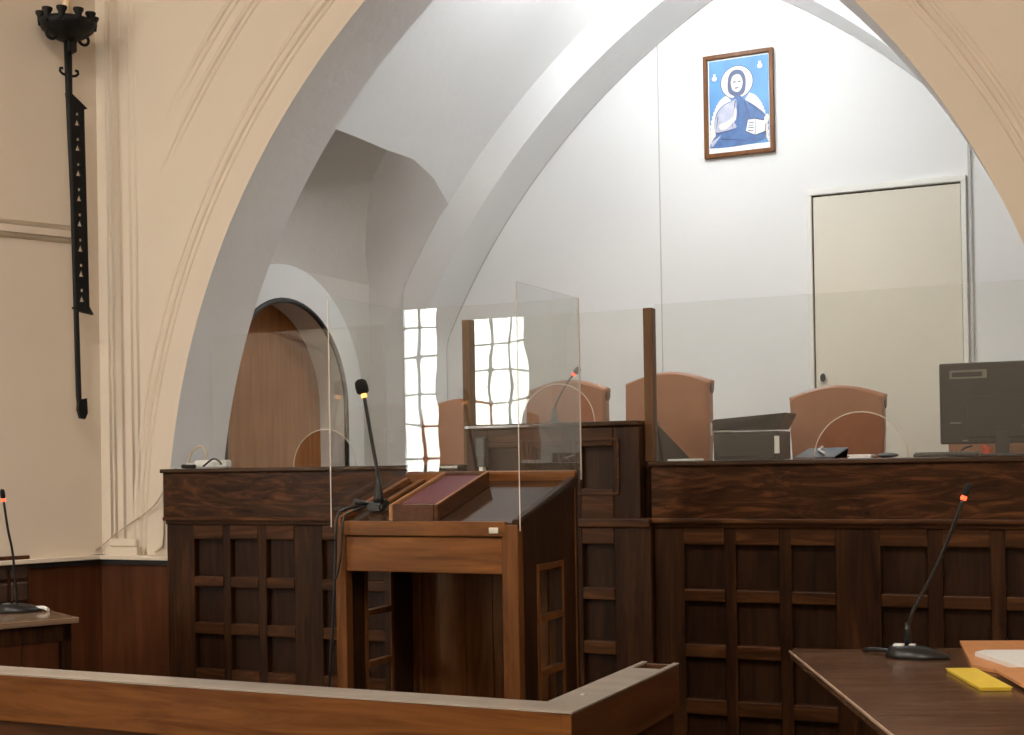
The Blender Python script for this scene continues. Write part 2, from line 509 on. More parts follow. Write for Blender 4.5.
# outer left, back and top boxes, added unseen to keep stray daylight out
m = MB(); m.box(-6.6, -6.4, 6.6, 10.4, FZ - .1, 6.0); struct('light_block_left', m, CREAM)
m = MB(); m.box(.05, .25, 6.9, 10.4, FZ - .1, 6.0); struct('wall_chapel_right', m, WHITE)
m = MB(); m.box(-6.6, 1.1, 10.2, 10.4, FZ - .1, 6.0); struct('light_block_back', m, CREAM)
m = MB(); m.box(-6.6, 1.1, 6.6, 10.4, 5.8, 6.0); struct('light_block_top', m, CREAM)

# back wall trims: panel joint, grey strip
m = MB(); m.box(-3.326, -3.318, YBK - .004, YBK, DZ, 4.42); trim(m, GREYT)
m = MB(); m.box(-1.052, -1.030, YBK - .02, YBK, DZ, 3.6, .004); trim(m, GREYT)
# tall cream door in the back wall
d1 = bpy.data.objects.new('door_1', None); C.objects.link(d1); d1['kind'] = 'structure'
DX0, DX1, DZT = -2.148, -1.10, 3.11
m = MB()
m.box(DX0 - .035, DX0, YBK - .035, YBK, DZ, DZT + .04, .006).box(DX1, DX1 + .035, YBK - .035, YBK, DZ, DZT + .04, .006)
m.box(DX0 - .035, DX1 + .035, YBK - .037, YBK, DZT, DZT + .045, .006)
m.build('door_frame', FRAMEW, d1)
MB().box(DX0, DX1, YBK - .008, YBK, DZ, DZT).build('door_gap', DARKGAP, d1)
MB().box(DX0 + .012, DX1 - .003, YBK - .026, YBK - .004, DZ, DZT - .014, .003).build('door_panel', DOORW, d1)
m = MB(); Mk = Matrix.Rotation(PI / 2, 4, 'X')
m.lathe([(.02, 0), (.032, .004), (.032, .008), (.024, .012)], (-2.085, YBK - .026, 1.77), 20, 0, Matrix.Diagonal((1, 1, 1.45, 1)) @ Mk)
kp = m.build('door_keyhole', FRAMEW, d1)
m = MB(); m.lathe([(.012, .0), (.021, .012), (.019, .019), (.008, .021)], (-2.085, YBK - .026, 1.77), 20, 0, Matrix.Diagonal((1, 1, 1.5, 1)) @ Mk)
m.build('key_plate', BLACK, kp)

# ------------------------------------------------------------------ judges' bench
BF = 6.30
bench = thing('judges_bench', 'long dark panelled judges bench with a raised middle, standing in the pointed arch', 'bench', (-2.7, BF, FZ))
def panel_front(cols, rows, x0, x1, z0, z1, y):
    """stiles and rails around sunk fields; cols/rows are the openings"""
    st = rl = fd = MB()
    xs = [x0] + [v for c in cols for v in c] + [x1]
    for i in range(0, len(xs), 2):
        if xs[i + 1] - xs[i] > .004: st.box(xs[i], xs[i + 1], y, y + .045, z0, z1, .006)
    zs = sorted([z0, z1] + [v for r in rows for v in r])
    for c in cols:
        for i in range(0, len(zs), 2):
            if zs[i + 1] - zs[i] > .004: rl.box(c[0] - .001, c[1] + .001, y - .003, y + .045, zs[i], zs[i + 1], .006, 1)
    for c in cols:
        for r in rows: fd.box(c[0] - .01, c[1] + .01, y + .034, y + .05, r[0] - .01, r[1] + .01, .004, 2)
    return st
ROWS = [(-.245, -.04), (.035, .235), (.300, .505), (.565, .78)]
gridL = [(-4.957, -4.755), (-4.703, -4.512), (-4.457, -4.27)]
gridL2 = [(-4.086, -3.885), (-3.83, -3.63), (-3.575, -3.37)]
gridC = [(-3.04, -2.87), (-2.785, -2.615), (-2.525, -2.355)]
gridR = [(-2.012, -1.812), (-1.755, -1.547), (-1.489, -1.284)]
gridR2 = [(-1.078, -.873), (-.806, -.604), (-.540, -.34)]
XL, XR = -5.155, -.22
# carcass
MB().box(XL + .01, XR, BF + .045, 6.42, FZ, 1.165).box(XL + .01, XL + .05, BF + .045, 6.93, FZ, 1.163).build('carcass', DARKW, bench)
for cols, xa, xb, yy in ((gridL + gridL2, XL, -3.215, BF), (gridC, -3.215, -2.165, BF - .045), (gridR + gridR2, -2.165, XR, BF)):
    panel_front(cols, ROWS, xa, xb, FZ, .865, yy).build('panelled_front', [DARKW, DARKWX, PANELW], bench)
# frieze board above, moulding line and top
for xa, xb in ((XL, -3.215), (-2.165, XR)):
    MB().box(xa, xb, BF - .03, BF + .06, .905, 1.163, .006).build('frieze', FRIEZE, bench)
    MB().box(xa, xb, BF - .04, BF + .06, .885, .908, .006).box(xa, xb, BF - .012, BF + .06, .863, .887, .004).build('moulding', DARKWX, bench)
    MB().box(xa - .012, xb + .0, BF - .045, 6.95, 1.161, 1.185, .006).build('worktop', LECTTOP, bench)
# raised middle: frame with small sunk panels
panel_front(gridC, [(1.055, 1.265)], -3.165, -2.215, .905, 1.362, BF - .045).build('panelled_front', [DARKW, DARKWX, LECTD], bench)
m = MB()
for c in gridC:
    for a, b_ in (((c[0] - .035, 1.29), (c[1] + .035, 1.302)), ((c[0] - .035, 1.022), (c[1] + .035, 1.034))):
        m.box(a[0], b_[0], BF - .055, BF - .04, a[1], b_[1], .003)
    for x in (c[0] - .035, c[1] + .023): m.box(x, x + .012, BF - .055, BF - .04, 1.022, 1.302, .003)
m.build('panel_beading', DARKWX, bench)
MB().box(-3.215, -2.165, BF - .06, BF + .06, .863, .908, .008).build('moulding', DARKWX, bench)
MB().box(-3.165, -2.215, BF, 6.42, .9, 1.364).build('carcass', DARKW, bench)
for xc in (-3.165, -2.25): MB().prism([(xc, 6.42, 1.184), (xc, 7.06, 1.184), (xc, 7.06, 1.20), (xc, 6.56, 1.364), (xc, 6.42, 1.364)], (.035, 0, 0)).build('end_cheek', PANELW, bench)
MB().box(-3.1695, -2.2155, BF - .062, 6.56, 1.364, 1.388, .006).build('worktop', LECTTOP, bench)
ZT, ZM = 1.1855, 1.3885

# acrylic screens on the bench, each with a half-round pass-through
def screen(name, label, x0, x1, z0, z1, y, hx, hr, group):
    t = thing(name, label, 'screen', ((x0 + x1) / 2, y, z0), 0, group)
    n = 28
    prof = [(x0, z0), (hx - hr, z0)] + [(hx - hr * math.cos(PI * k / n), z0 + hr * math.sin(PI * k / n)) for k in range(1, n)] + [(hx + hr, z0), (x1, z0), (x1, z1), (x0, z1)]
    m = MB(); m.prism([(x, y - .002, z) for x, z in prof], (0, .004, 0))
    m.build('sheet', ACRYL, t)
    m = MB(); m.tube([(hx - hr * math.cos(PI * k / n), y, z0 + hr * math.sin(PI * k / n)) for k in range(n + 1)], .0028, 6)
    m.build('cutout_edge', ACREDGE, t)
    return t
YP = 6.36
s1 = screen('acrylic_screen', 'clear acrylic screen on the left wing of the bench before the brown arched door', -4.86, -3.70, ZT, 1.95, YP, -4.10, .205, 'clear screens on the bench')
s2 = screen('acrylic_screen', 'clear acrylic screen between two wooden posts on the raised middle of the bench', -3.165, -2.215, ZM, 1.945, YP, -2.69, .20, 'clear screens on the bench')
s3 = screen('acrylic_screen', 'clear acrylic screen on the right wing of the bench before the monitor', -2.16, -.26, ZT, 1.962, YP, -1.17, .215, 'clear screens on the bench')
for x in (-3.195, -2.190):
    MB().box(x - .024, x + .024, YP - .03, YP + .03, ZT, 1.945, .004).build('post', POSTW, s2)

# ------------------------------------------------------------------ leather chairs
def leather_chair(dz):
    t = thing('leather_armchair', '', 'chair', (0, 0, DZ))
    W = .242; n = 20
    zs, za = 1.105 + dz, 1.16 + dz      # shoulder and crown of the back above the dais
    outl = [(-W * .93, .52), (W * .93, .52), (W, .9), (W, zs)]
    outl += [(W - 2 * W * k / n, zs + (za - zs) * math.sin(PI * k / n)) for k in range(1, n)]
    outl += [(-W, zs), (-W, .9)]
    m = MB(); m.prism([(x, -.05, z) for x, z in outl], (0, .10, 0), bev=.022)
    b = m.build('backrest', LEATHER, t, world=False); smooth_by_angle(b, .9)
    m = MB()
    arcp = [(W * 1.0 - 2 * W * k / n, .015, zs - .022 + (za - zs) * math.sin(PI * k / n)) for k in range(n + 1)]
    m.tube(arcp, .040, 14)
    m.build('head_roll', LEATHER, t, world=False)
    for s in (-1, 1):
        m = MB(); m.lathe([(.036, 0), (.038, .004), (.036, .010), (.024, .014)], (s * W - (.006 if s > 0 else -.006), .015, zs - .022), 18, 0, Matrix.Rotation(s * PI / 2, 4, 'Y'))
        m.build('roll_end', LEATHERD, t, world=False)
    m = MB(); m.box(-.25, .25, -.5, -.03, .40, .52, .04, seg=3)
    m.build('seat', LEATHER, t, world=False)
    for s in (-1, 1):
        m = MB(); m.tube(bez([(s * .26, -.42, .45), (s * .265, -.42, .62), (s * .265, -.36, .66), (s * .265, -.08, .67), (s * .25, .0, .69)], 6), .022, 10)
        m.build('armrest', LEATHERD, t, world=False)
    MB().lathe([(.03, .06), (.03, .4)], (0, -.25, 0), 14).build('gas_column', BLACK, t, world=False)
    for k in range(5):
        a = 2 * PI * k / 5
        m = MB(); m.tube([(0, -.25, .085), (.28 * math.cos(a), -.25 + .28 * math.sin(a), .06)], [.028, .018], 8)
        m.ball((.28 * math.cos(a), -.25 + .28 * math.sin(a), .027), .027, u=10, v=8)
        m.build('leg', BLACK, t, world=False)
    return t
for x, y, dz, rz, lab in ((-2.985, 7.2, .055, 0, 'tan leather high-backed chair directly behind the raised middle of the bench'),
                     (-2.372, 7.2, .075, 0, 'tan leather high-backed chair behind the right wooden screen post'),
                     (-1.44, 7.2, -.035, 2, 'tan leather high-backed chair in front of the tall cream door'),
                     (-3.68, 7.2, -.03, 0, 'tan leather high-backed chair just left of the left wooden screen post'),
                     (-.64, 7.2, -.09, 0, 'tan leather chair hidden behind the black monitor')):
    c = leather_chair(dz); c.location = (x, y, DZ); c.rotation_euler.z = math.radians(rz)
    c['label'] = lab; c['group'] = 'tan leather chairs behind the bench'

# ------------------------------------------------------------------ things on the bench
# monitor seen from behind
mo = thing('monitor', 'black flat monitor seen from behind on the right end of the bench', 'monitor', (-.57, 6.62, ZT))
m = MB(); m.box(-.845, -.295, 6.60, 6.625, 1.243, 1.622, .008)
sh = m.build('shell', MONM, mo)
m = MB(); m.box(-.72, -.40, 6.588, 6.602, 1.27, 1.47, .006); m.build('rear_housing', MONM, sh)
m = MB(); m.box(-.798, -.632, 6.597, 6.6, 1.548, 1.588, .001); lb = m.build('sticker', LABELM, sh)
m = MB(); m.box(-.787, -.652, 6.5955, 6.598, 1.556, 1.578, .0005); m.build('sticker_field', MONM, lb)
for b_ in ((-.80, -.75, 6.598, 6.6005, 1.339, 1.346), (-.48, -.465, 6.586, 6.589, 1.318, 1.326), (-.745, -.72, 6.5985, 6.6005, 1.256, 1.262)): MB().box(*b_).build('screw_mark', LABELM, sh)
m = MB(); m.box(-.60, -.54, 6.585, 6.62, 1.19, 1.30, .006); m.build('neck', BLACK, mo)
m = MB(); m.box(-.70, -.44, 6.54, 6.74, ZT, 1.197, .005); m.build('foot', BLACK, mo)
m = MB(); m.tube(bez([(-.70, 6.585, 1.235), (-.735, 6.56, 1.222), (-.75, 6.55, 1.20), (-.76, 6.55, 1.192)], 6), .005, 6); m.build('cable', BLACK, mo)
m = MB(); m.tube([(-.655, 6.56, 1.23), (-.62, 6.56, 1.21)], .012, 8).box(-.65, -.62, 6.55, 6.57, 1.186, 1.22, .003); tag(m.build('cable_plug', plain('red_plug', (.55, .06, .03), .4)), 'small red cable plug under the black monitor', 'plug')
kb = thing('keyboard', 'thin black keyboard lying on the bench left of the monitor foot', 'keyboard', (-.81, 6.46, ZT))
MB().box(-.945, -.66, 6.43, 6.53, ZT, 1.202, .004).build('tray', BLACK, kb)
m = MB()
for i in range(14):
    for j in range(4): m.box(-.938 + .0195 * i, -.922 + .0195 * i, 6.436 + .0225 * j, 6.453 + .0225 * j, 1.2015, 1.208, .002)
m.build('keys', GREYP, kb)
# black document case
ca = thing('document_case', 'open black document case with slanted lid on the bench between two tan chairs', 'case', (-1.74, 6.6, ZT))
m = MB(); m.box(-1.915, -1.585, 6.50, 6.74, ZT, 1.325, .006).box(-1.90, -1.60, 6.494, 6.502, 1.20, 1.31, .003)
m.build('box', CASEG, ca)
m = MB(); m.prism([(-1.925, 6.49, 1.333), (-1.592, 6.49, 1.333), (-1.552, 6.49, 1.412), (-1.60, 6.49, 1.408), (-1.905, 6.49, 1.388), (-1.918, 6.49, 1.38)], (0, .25, 0), bev=.004)
m.build('lid', CASEM, ca)
MB().box(-1.925, -1.915, 6.488, 6.52, 1.31, 1.37, .002).box(-1.91, -1.82, 6.488, 6.494, 1.324, 1.332, .001).build('clasp', METAL, ca)
MB().box(-1.607, -1.583, 6.492, 6.5, 1.215, 1.30, .001).build('spine_label', PAPER, ca)
# low open folder with a white pen
ZT += .002
fo = thing('open_folder', 'small black open folder with a white strip, in front of the door-side chair', 'folder', (-1.39, 6.5, ZT))
m = MB(); m.prism([(-1.505, 6.44, ZT), (-1.31, 6.44, ZT), (-1.265, 6.56, 1.232), (-1.45, 6.56, 1.232)], (0, .006, .006)); m.prism([(-1.45, 6.56, 1.232), (-1.265, 6.56, 1.232), (-1.28, 6.60, ZT), (-1.44, 6.60, ZT)], (0, .005, 0)); m.build('cover', BLACK, fo)
ZT -= .002
m = MB(); m.tube([(-1.36, 6.47, 1.21), (-1.40, 6.52, 1.228), (-1.385, 6.55, 1.243)], .006, 8); m.build('strip', WPLAST, fo)
m = MB()
for k, (dx, dy) in enumerate(((0, 0), (.006, .004), (-.004, .008))): m.box(-1.245 + dx, -1.14 + dx, 6.44 + dy, 6.56 + dy, ZT + .006 * k, ZT + .006 * k + .0055, .001)
tag(m.build('paper_stack', PAPER), 'low stack of white paper on the bench right of the small open folder', 'paper')
m = MB(); m.ball((-1.07, 6.5, ZT + .012), .05, (1, .6, .24)); tag(m.build('computer_mouse', GREYP), 'grey computer mouse on the bench left of the keyboard', 'mouse')
# loose papers by the right post
for (x, y, a, w_) in ((-2.10, 6.50, .3, .05), (-2.02, 6.46, -.5, .06)):
    Mx = Matrix.Translation(V((x, y, ZT + .004))) @ Matrix.Rotation(a, 4, 'Z')
    m = MB(); m.box(-w_, w_, -.03, .03, -.0035, .006, .002, M=Mx)
    tag(m.build('folded_note', PAPER), 'folded white note on the bench ' + ('beside the right wooden post' if x < -2.05 else 'left of the black document case'), 'paper', 'folded notes on the bench')
m = MB(); Mx = Matrix.Translation(V((-1.62, 6.42, ZT + .009)))
m.box(-.045, .03, -.02, .02, -.008, .008, .004, M=Mx).box(.032, .038, -.01, .01, -.005, .006, .001, M=Mx); tag(m.build('stapler', BLACK), 'small black stapler in front of the black document case', 'stapler')

# bench microphone behind the middle screen
def gooseneck(t, pts, tip_dir, led, r=.006, foam=(.016, .045)):
    P = bez(pts, 8)
    MB().tube(P, r, 8).build('gooseneck', BLACK, t)
    e = P[-1]; d = V(tip_dir).normalized(); Mr = d.to_track_quat('Z', 'Y').to_matrix().to_4x4()
    MB().lathe([(.010, -.003), (.0115, 0), (.0115, .008), (.010, .013)], e, 14, 0, Mr).build('light_ring', led, t)
    m = MB(); fr, fl = foam
    m.lathe([(fr * .6, .014), (fr * .95, .02), (fr, .014 + fl * .5), (fr * .9, .014 + fl * .85), (fr * .5, .014 + fl)], e, 16, 0, Mr)
    m.build('foam_cap', BLACKR, t)
bm_ = thing('gooseneck_microphone', 'thin grey gooseneck microphone on the raised middle of the bench', 'microphone', (-2.77, 6.46, ZM), 0, 'gooseneck microphones')
MB().lathe([(.045, ZM), (.045, ZM + .008), (.02, ZM + .02), (.012, ZM + .075), (.008, ZM + .09)], (-2.765, 6.49, 0), 16).build('base', GREYP, bm_)
gooseneck(bm_, [(-2.765, 6.49, ZM + .08), (-2.74, 6.49, 1.52), (-2.69, 6.49, 1.60), (-2.655, 6.49, 1.64)], (.7, 0, .72), REDLED, .005, (.016, .035))

# black handset clipped to the raised middle
ih = thing('intercom_handset', 'small black intercom handset with white foot on the raised bench front', 'handset', (-3.06, BF - .06, 1.16))
MB().box(-3.095, -3.03, BF - .095, BF - .057, 1.215, 1.325, .012).box(-3.082, -3.032, BF - .10, BF - .057, 1.17, 1.23, .008).build('body', BLACK, ih)
MB().box(-3.07, -3.045, BF - .096, BF - .057, 1.135, 1.172, .004).build('foot', WPLAST, ih)

# power strip and cable on the left end
ps = thing('power_strip', 'white power strip with a looped cable on the left end of the bench', 'power strip', (-5.0, 6.5, ZT))
ZT += .002
Mx = Matrix.Translation(V((-4.97, 6.50, ZT + .026))) @ Matrix.Rotation(.12, 4, 'Z')
MB().box(-.11, .11, -.03, .03, -.026, .02, .010, M=Mx).box(-.16, -.10, -.035, .035, -.026, .002, .008, M=Mx).build('housing', WPLAST, ps)
MB().tube(bez([(-5.15, 6.5, ZT + .03), (-5.14, 6.5, ZT + .07), (-5.10, 6.5, ZT + .115), (-5.05, 6.5, ZT + .125), (-5.02, 6.5, ZT + .09), (-5.03, 6.5, ZT + .045)], 8), .007, 8).build('loop_cable', CABLEM, ps)
MB().tube(bez([(-5.145, 6.44, ZT + .012), (-5.10, 6.43, ZT + .01), (-5.04, 6.42, ZT + .01)], 6), .012, 8).tube(bez([(-4.98, 6.42, ZT + .008), (-4.93, 6.44, ZT + .05), (-4.89, 6.44, ZT + .045), (-4.855, 6.43, ZT + .02)], 6), .006, 8).build('black_lead', BLACK, ps)
ZT -= .002

# ------------------------------------------------------------------ lectern
LX0, LX1, LY0, LY1 = -2.826, -2.047, 4.45, 5.03
ZF, ZB_ = .975, 1.13
sl = (ZB_ - ZF) / (LY1 - LY0)
lec = thing('lectern', 'wooden witness lectern with sloping desk, open back and clear screens, in front of the bench', 'lectern', (-2.436, 4.74, FZ))
def zdesk(y): return ZF + sl * (y - LY0)
def sloped(x0, x1, y0, y1, h0, h1, bev=.004):
    m = MB(); m.prism([(x0, y0, zdesk(y0) + h0), (x0, y1, zdesk(y1) + h0), (x0, y1, zdesk(y1) + h1), (x0, y0, zdesk(y0) + h1)], (x1 - x0, 0, 0))
    if bev: bmesh.ops.bevel(m.bm, geom=list(m.bm.edges), offset=bev, segments=2, affect='EDGES')
    return m
sloped(LX0 + .01, LX1 - .01, LY0 + .005, LY1 - .005, -.022, -.004).build('desk_board', LECTTOP, lec)
sloped(LX0 - .006, LX0 + .026, LY0, LY1, -.022, .012).build('rim', LECTX, lec)
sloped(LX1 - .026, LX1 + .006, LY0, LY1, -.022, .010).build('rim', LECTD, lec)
sloped(LX0, LX1, LY1 - .028, LY1 + .004, -.022, .030).build('rim', LECTX, lec)
MB().box(LX0 + .04, LX1 - .05, LY0 - .004, LY0 + .02, ZF - .052, ZF + .004, .004).build('front_strip', LECTX, lec)
MB().box(LX1 - .115, LX1 - .075, LY0 - .008, LY0 - .002, ZF - .04, ZF - .018, .002).build('metal_plate', METAL, lec)
MB().box(LX0 + .045, LX1 - .05, LY0 + .004, LY0 + .026, ZF - .19, ZF - .055, .004).build('apron', LECTX, lec)
for x0, x1 in ((LX0, LX0 + .048), (LX1 - .066, LX1)):
    MB().box(x0, x1, LY0 - .003, LY0 + .045, FZ, ZF - .008, .004).build('post', LECTZ, lec)
# side panels with a ladder of square openings
def side(x0, x1, ys, inward):
    m = MB()
    ya, yb = ys
    P = [(LY0 + .04, FZ), (LY1, FZ), (LY1, ZB_ - .03), (LY0 + .04, zdesk(LY0 + .04) - .03)]
    m.prism([(x0, LY0 + .04, FZ), (x0, ya, FZ), (x0, ya, zdesk(ya) - .025), (x0, LY0 + .04, zdesk(LY0 + .04) - .025)], (x1 - x0, 0, 0))
    m.prism([(x0, yb, FZ), (x0, LY1, FZ), (x0, LY1, ZB_ - .025), (x0, yb, zdesk(yb) - .025)], (x1 - x0, 0, 0))
    zz = [FZ, -.28, -.24, -.03, .0, .175, .205, .385, .415, .595, .625, .785]
    m.prism([(x0, ya, .785), (x0, yb, .785), (x0, yb, zdesk(yb) - .025), (x0, ya, zdesk(ya) - .025)], (x1 - x0, 0, 0))
    for a, b in ((FZ, -.22), (-.03, .0), (.175, .20), (.385, .41), (.59, .615)):
        m.box(x0, x1, ya, yb, a, b, .002)
    return m
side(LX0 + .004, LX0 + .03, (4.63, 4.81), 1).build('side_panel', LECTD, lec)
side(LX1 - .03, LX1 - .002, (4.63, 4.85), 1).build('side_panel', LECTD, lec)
for ya, yb, x in ((4.63, 4.85, LX1 - .002), (4.63, 4.81, LX0 + .03)):
    m = MB()
    m.box(x, x + .006, ya - .02, ya, FZ, .81, .002).box(x, x + .006, yb, yb + .02, FZ, .81, .002).box(x, x + .006, ya, yb, .786, .81, .002)
    for z in (.175, .385, .59): m.box(x - .02, x + .008, ya - .002, yb + .002, z + .002, z + .026, .002)
    m.build('opening_frame', LECTZ, lec)
m = MB(); m.box(LX0 + .03, LX1 - .03, LY1 - .03, LY1 - .005, FZ, ZB_ - .03)
for k in range(5): m.box(LX0 + .16 + .125 * k, LX0 + .282 + .125 * k, LY1 - .036, LY1 - .028, FZ, ZB_ - .04, .003)
m.build('back_panel', LECTZ, lec)
MB().box(LX0 + .064, LX0 + .082, LY1 - .05, LY1 - .03, FZ, ZB_ - .06, .003).build('back_stile', LECTZ, lec)
# clear screens on three sides
PT = 1.85
def lect_screen(pts, ext):
    o = MB().prism(pts, ext).build('clear_screen', ACRYL, lec); return o
scr = lect_screen([(LX0 - .014, LY0 - .006, ZF + .0), (LX0 - .014, LY1 + .008, ZB_), (LX0 - .014, LY1 + .008, PT), (LX0 - .014, LY0 - .006, PT)], (.004, 0, 0))
MB().box(LX0 - .0138, LX0 - .0102, LY0 - .0085, LY0 - .006, ZF - .02, PT).build('screen_edge', ACREDGE, scr)
scr = lect_screen([(LX1 + .010, LY0 - .006, ZF + .0), (LX1 + .010, LY1 + .008, ZB_), (LX1 + .010, LY1 + .008, PT), (LX1 + .010, LY0 - .006, PT)], (.004, 0, 0))
MB().box(LX1 + .0104, LX1 + .0134, LY0 - .0085, LY0 - .006, ZF - .03, PT).build('screen_edge', ACREDGE, scr)
MB().box(LX1 + .0100, LX1 + .0145, LY1 + .008, LY1 + .0125, ZB_ - .01, PT).build('screen_edge', ACREDGE, scr)
lect_screen([(LX0 - .008, LY1 + .008, ZB_ + .0), (LX1 + .008, LY1 + .008, ZB_), (LX1 + .008, LY1 + .008, PT), (LX0 - .008, LY1 + .008, PT)], (0, .004, 0))

# book box on the desk
bb = thing('book_box', 'shallow wooden box holding a burgundy book on the lectern desk', 'box', (-2.5, 4.7, zdesk(4.7)))
bx0, bx1, by0, by1 = -2.60, -2.388, 4.474, 4.925
sloped(bx0 + .008, bx1 - .008, by0 + .008, by1 - .008, -.0036, .022, .002).build('tray', TRAYW, bb)
sloped(bx0, bx0 + .016, by0, by1, -.0038, .058, .003).build('rim', TRAYE, bb)  # left rim in paler wood: its lit look is put into the colour
sloped(bx1 - .016, bx1, by0, by1, -.0038, .058, .003).build('rim', TRAYW, bb)
sloped(bx0 + .016, bx1 - .016, by0, by0 + .016, -.0038, .056, .003).build('rim', TRAYW, bb)
sloped(bx0 + .016, bx1 - .016, by1 - .016, by1, -.0038, .058, .003).build('rim', TRAYW, bb)
sloped(bx1 - .012, bx1 - .001, by0, by1, .0575, .0605, 0).build('worn_edge', TRAYE, bb)
bk = thing('burgundy_book', 'closed burgundy book lying in the wooden box on the lectern', 'book', (-2.5, 4.7, zdesk(4.7) + .024))
sloped(-2.577, -2.411, 4.53, 4.90, .044, .049, .002).build('cover', BURG, bk)
sloped(-2.573, -2.414, 4.533, 4.897, .027, .044, 0).build('page_block', PAPER, bk)
sloped(-2.577, -2.411, 4.53, 4.90, .0225, .027, .0015).build('cover', BURG, bk)
# slat beside the box
sl_ = sloped(-2.745, -2.715, 4.70, 4.985, -.003, .012, .003).build('pen', LECTX, None); tag(sl_, 'thin wooden ruler on the lectern desk left of the book box', 'ruler'); sl_.name = 'wooden_ruler'

# lectern microphone
lm = thing('gooseneck_microphone', 'black gooseneck microphone with orange ring, clamped to the left of the lectern desk', 'microphone', (-2.72, 4.6, zdesk(4.6)), 0, 'gooseneck microphones')
zz = zdesk(4.6)
sloped(-2.76, -2.69, 4.57, 4.64, .002, .034, .008).lathe([(.022, zz + .03), (.02, zz + .05), (.012, zz + .10), (.008, zz + .13)], (-2.717, 4.6, 0), 14).build('base', BLACK, lm)
gooseneck(lm, [(-2.717, 4.6, zz + .1), (-2.724, 4.6, 1.18), (-2.747, 4.6, 1.30), (-2.776, 4.6, 1.462)], (-.28, 0, 1), ORLED, .0075, (.026, .058))
m = MB(); m.tube([(-2.765, 4.6, zz + .02), (-2.80, 4.55, zz + .036)], .012, 10)
m.tube(bez([(-2.78, 4.585, zz + .018), (-2.80, 4.49, ZF + .048), (-2.803, 4.43, ZF + .02), (-2.805, 4.420, .88), (-2.815, 4.42, .7), (-2.835, 4.42, .45), (-2.86, 4.42, .15), (-2.87, 4.42, FZ + .01)], 10), .006, 8)
m.tube(bez([(-2.77, 4.6, zz + .018), (-2.775, 4.48, ZF + .035), (-2.775, 4.428, ZF + .005), (-2.785, 4.424, .85), (-2.805, 4.420, .76)], 8), .005, 8)
m.build('cable', BLACK, lm)

# ------------------------------------------------------------------ barrier in the foreground
dk = thing('wooden_barrier', 'low wooden barrier with pale shiny ledge and returned right end in the foreground', 'barrier', (-1.45, 3.45, FZ))
DT = .50
MB().box(-5.2, -1.43, 3.435, 3.457, DT - .155, DT, .003).build('front_board', DOCKX, dk)
MB().box(-5.2, -1.445, 3.447, 3.461, FZ, DT - .15).build('front_panel', wood('barrier_lower_panel', (.05, .018, .006), (.085, .031, .011), (.12, .048, .018), 'x', .4), dk)
MB().box(-5.2, -1.553, 3.545, 3.565, DT - .12, DT, .003).box(-5.2, -1.553, 3.548, 3.562, FZ, DT - .11).build('rear_board', DOCKX, dk)
m = MB(); m.prism([(-5.2, 3.434, DT + .0012), (-1.426, 3.434, DT + .0012), (-1.426, 4.388, DT + .0012), (-1.444, 4.388, DT + .0012), (-1.444, 4.24, DT + .0012), (-1.540, 4.24, DT + .0012), (-1.540, 4.388, DT + .0012), (-1.557, 4.388, DT + .0012), (-1.557, 3.566, DT + .0012), (-5.2, 3.566, DT + .0012)], (0, 0, .005))
m.build('ledge', DOCKTOP, dk)
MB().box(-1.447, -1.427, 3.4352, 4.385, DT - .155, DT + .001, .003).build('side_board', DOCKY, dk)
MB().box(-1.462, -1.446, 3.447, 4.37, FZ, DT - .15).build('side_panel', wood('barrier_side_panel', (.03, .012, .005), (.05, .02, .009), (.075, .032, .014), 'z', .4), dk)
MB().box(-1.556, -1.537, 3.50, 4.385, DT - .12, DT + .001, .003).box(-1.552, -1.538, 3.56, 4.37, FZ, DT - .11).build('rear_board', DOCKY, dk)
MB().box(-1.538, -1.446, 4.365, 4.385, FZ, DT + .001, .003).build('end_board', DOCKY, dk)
MB().box(-1.538, -1.446, 4.24, 4.365, DT - .09, DT - .06).build('end_pocket', DOCKY, dk)
MB().box(-1.457, -1.427, 3.431, 3.436, FZ, DT - .002, .002).build('corner_strip', DOCKX, dk)
m = MB(); m.lathe([(.006, DT + .006), (.010, DT + .0064), (.010, DT + .008), (.004, DT + .010)], (-1.50, 3.70, 0), 12); m.build('screw', METAL, dk)

# ------------------------------------------------------------------ right table with microphone and papers
TZ = .43
rt = thing('dark_table', 'dark lacquered table with papers at the right edge', 'table', (-1.272, 5.331, FZ), math.atan2(.391, .921))
RT = ROOT[rt.name]
def loc(x, y, z): return (RT @ V((x, y, z - FZ)))
h = TZ - FZ
MB().box(0, 1.5, -2.0, 0, h - .035, h, .003).build('table_top', TABW, rt, world=False)
MB().box(-.004, .0005, -2.0, 0, h - .010, h - .001, .001).build('edge_strip', TABEDGE, rt, world=False)
MB().box(.28, 1.42, -1.82, -1.795, h - .12, h - .035).box(.28, 1.42, -.265, -.24, h - .12, h - .035).box(.28, .305, -1.82, -.24, h - .12, h - .035).box(1.395, 1.42, -1.82, -.24, h - .12, h - .035).build('apron', DARKW, rt, world=False)
for x in (.30, 1.30):
    for y in (-1.80, -.30): MB().box(x, x + .06, y, y + .06, 0, h - .035, .004).build('leg', DARKW, rt, world=False)
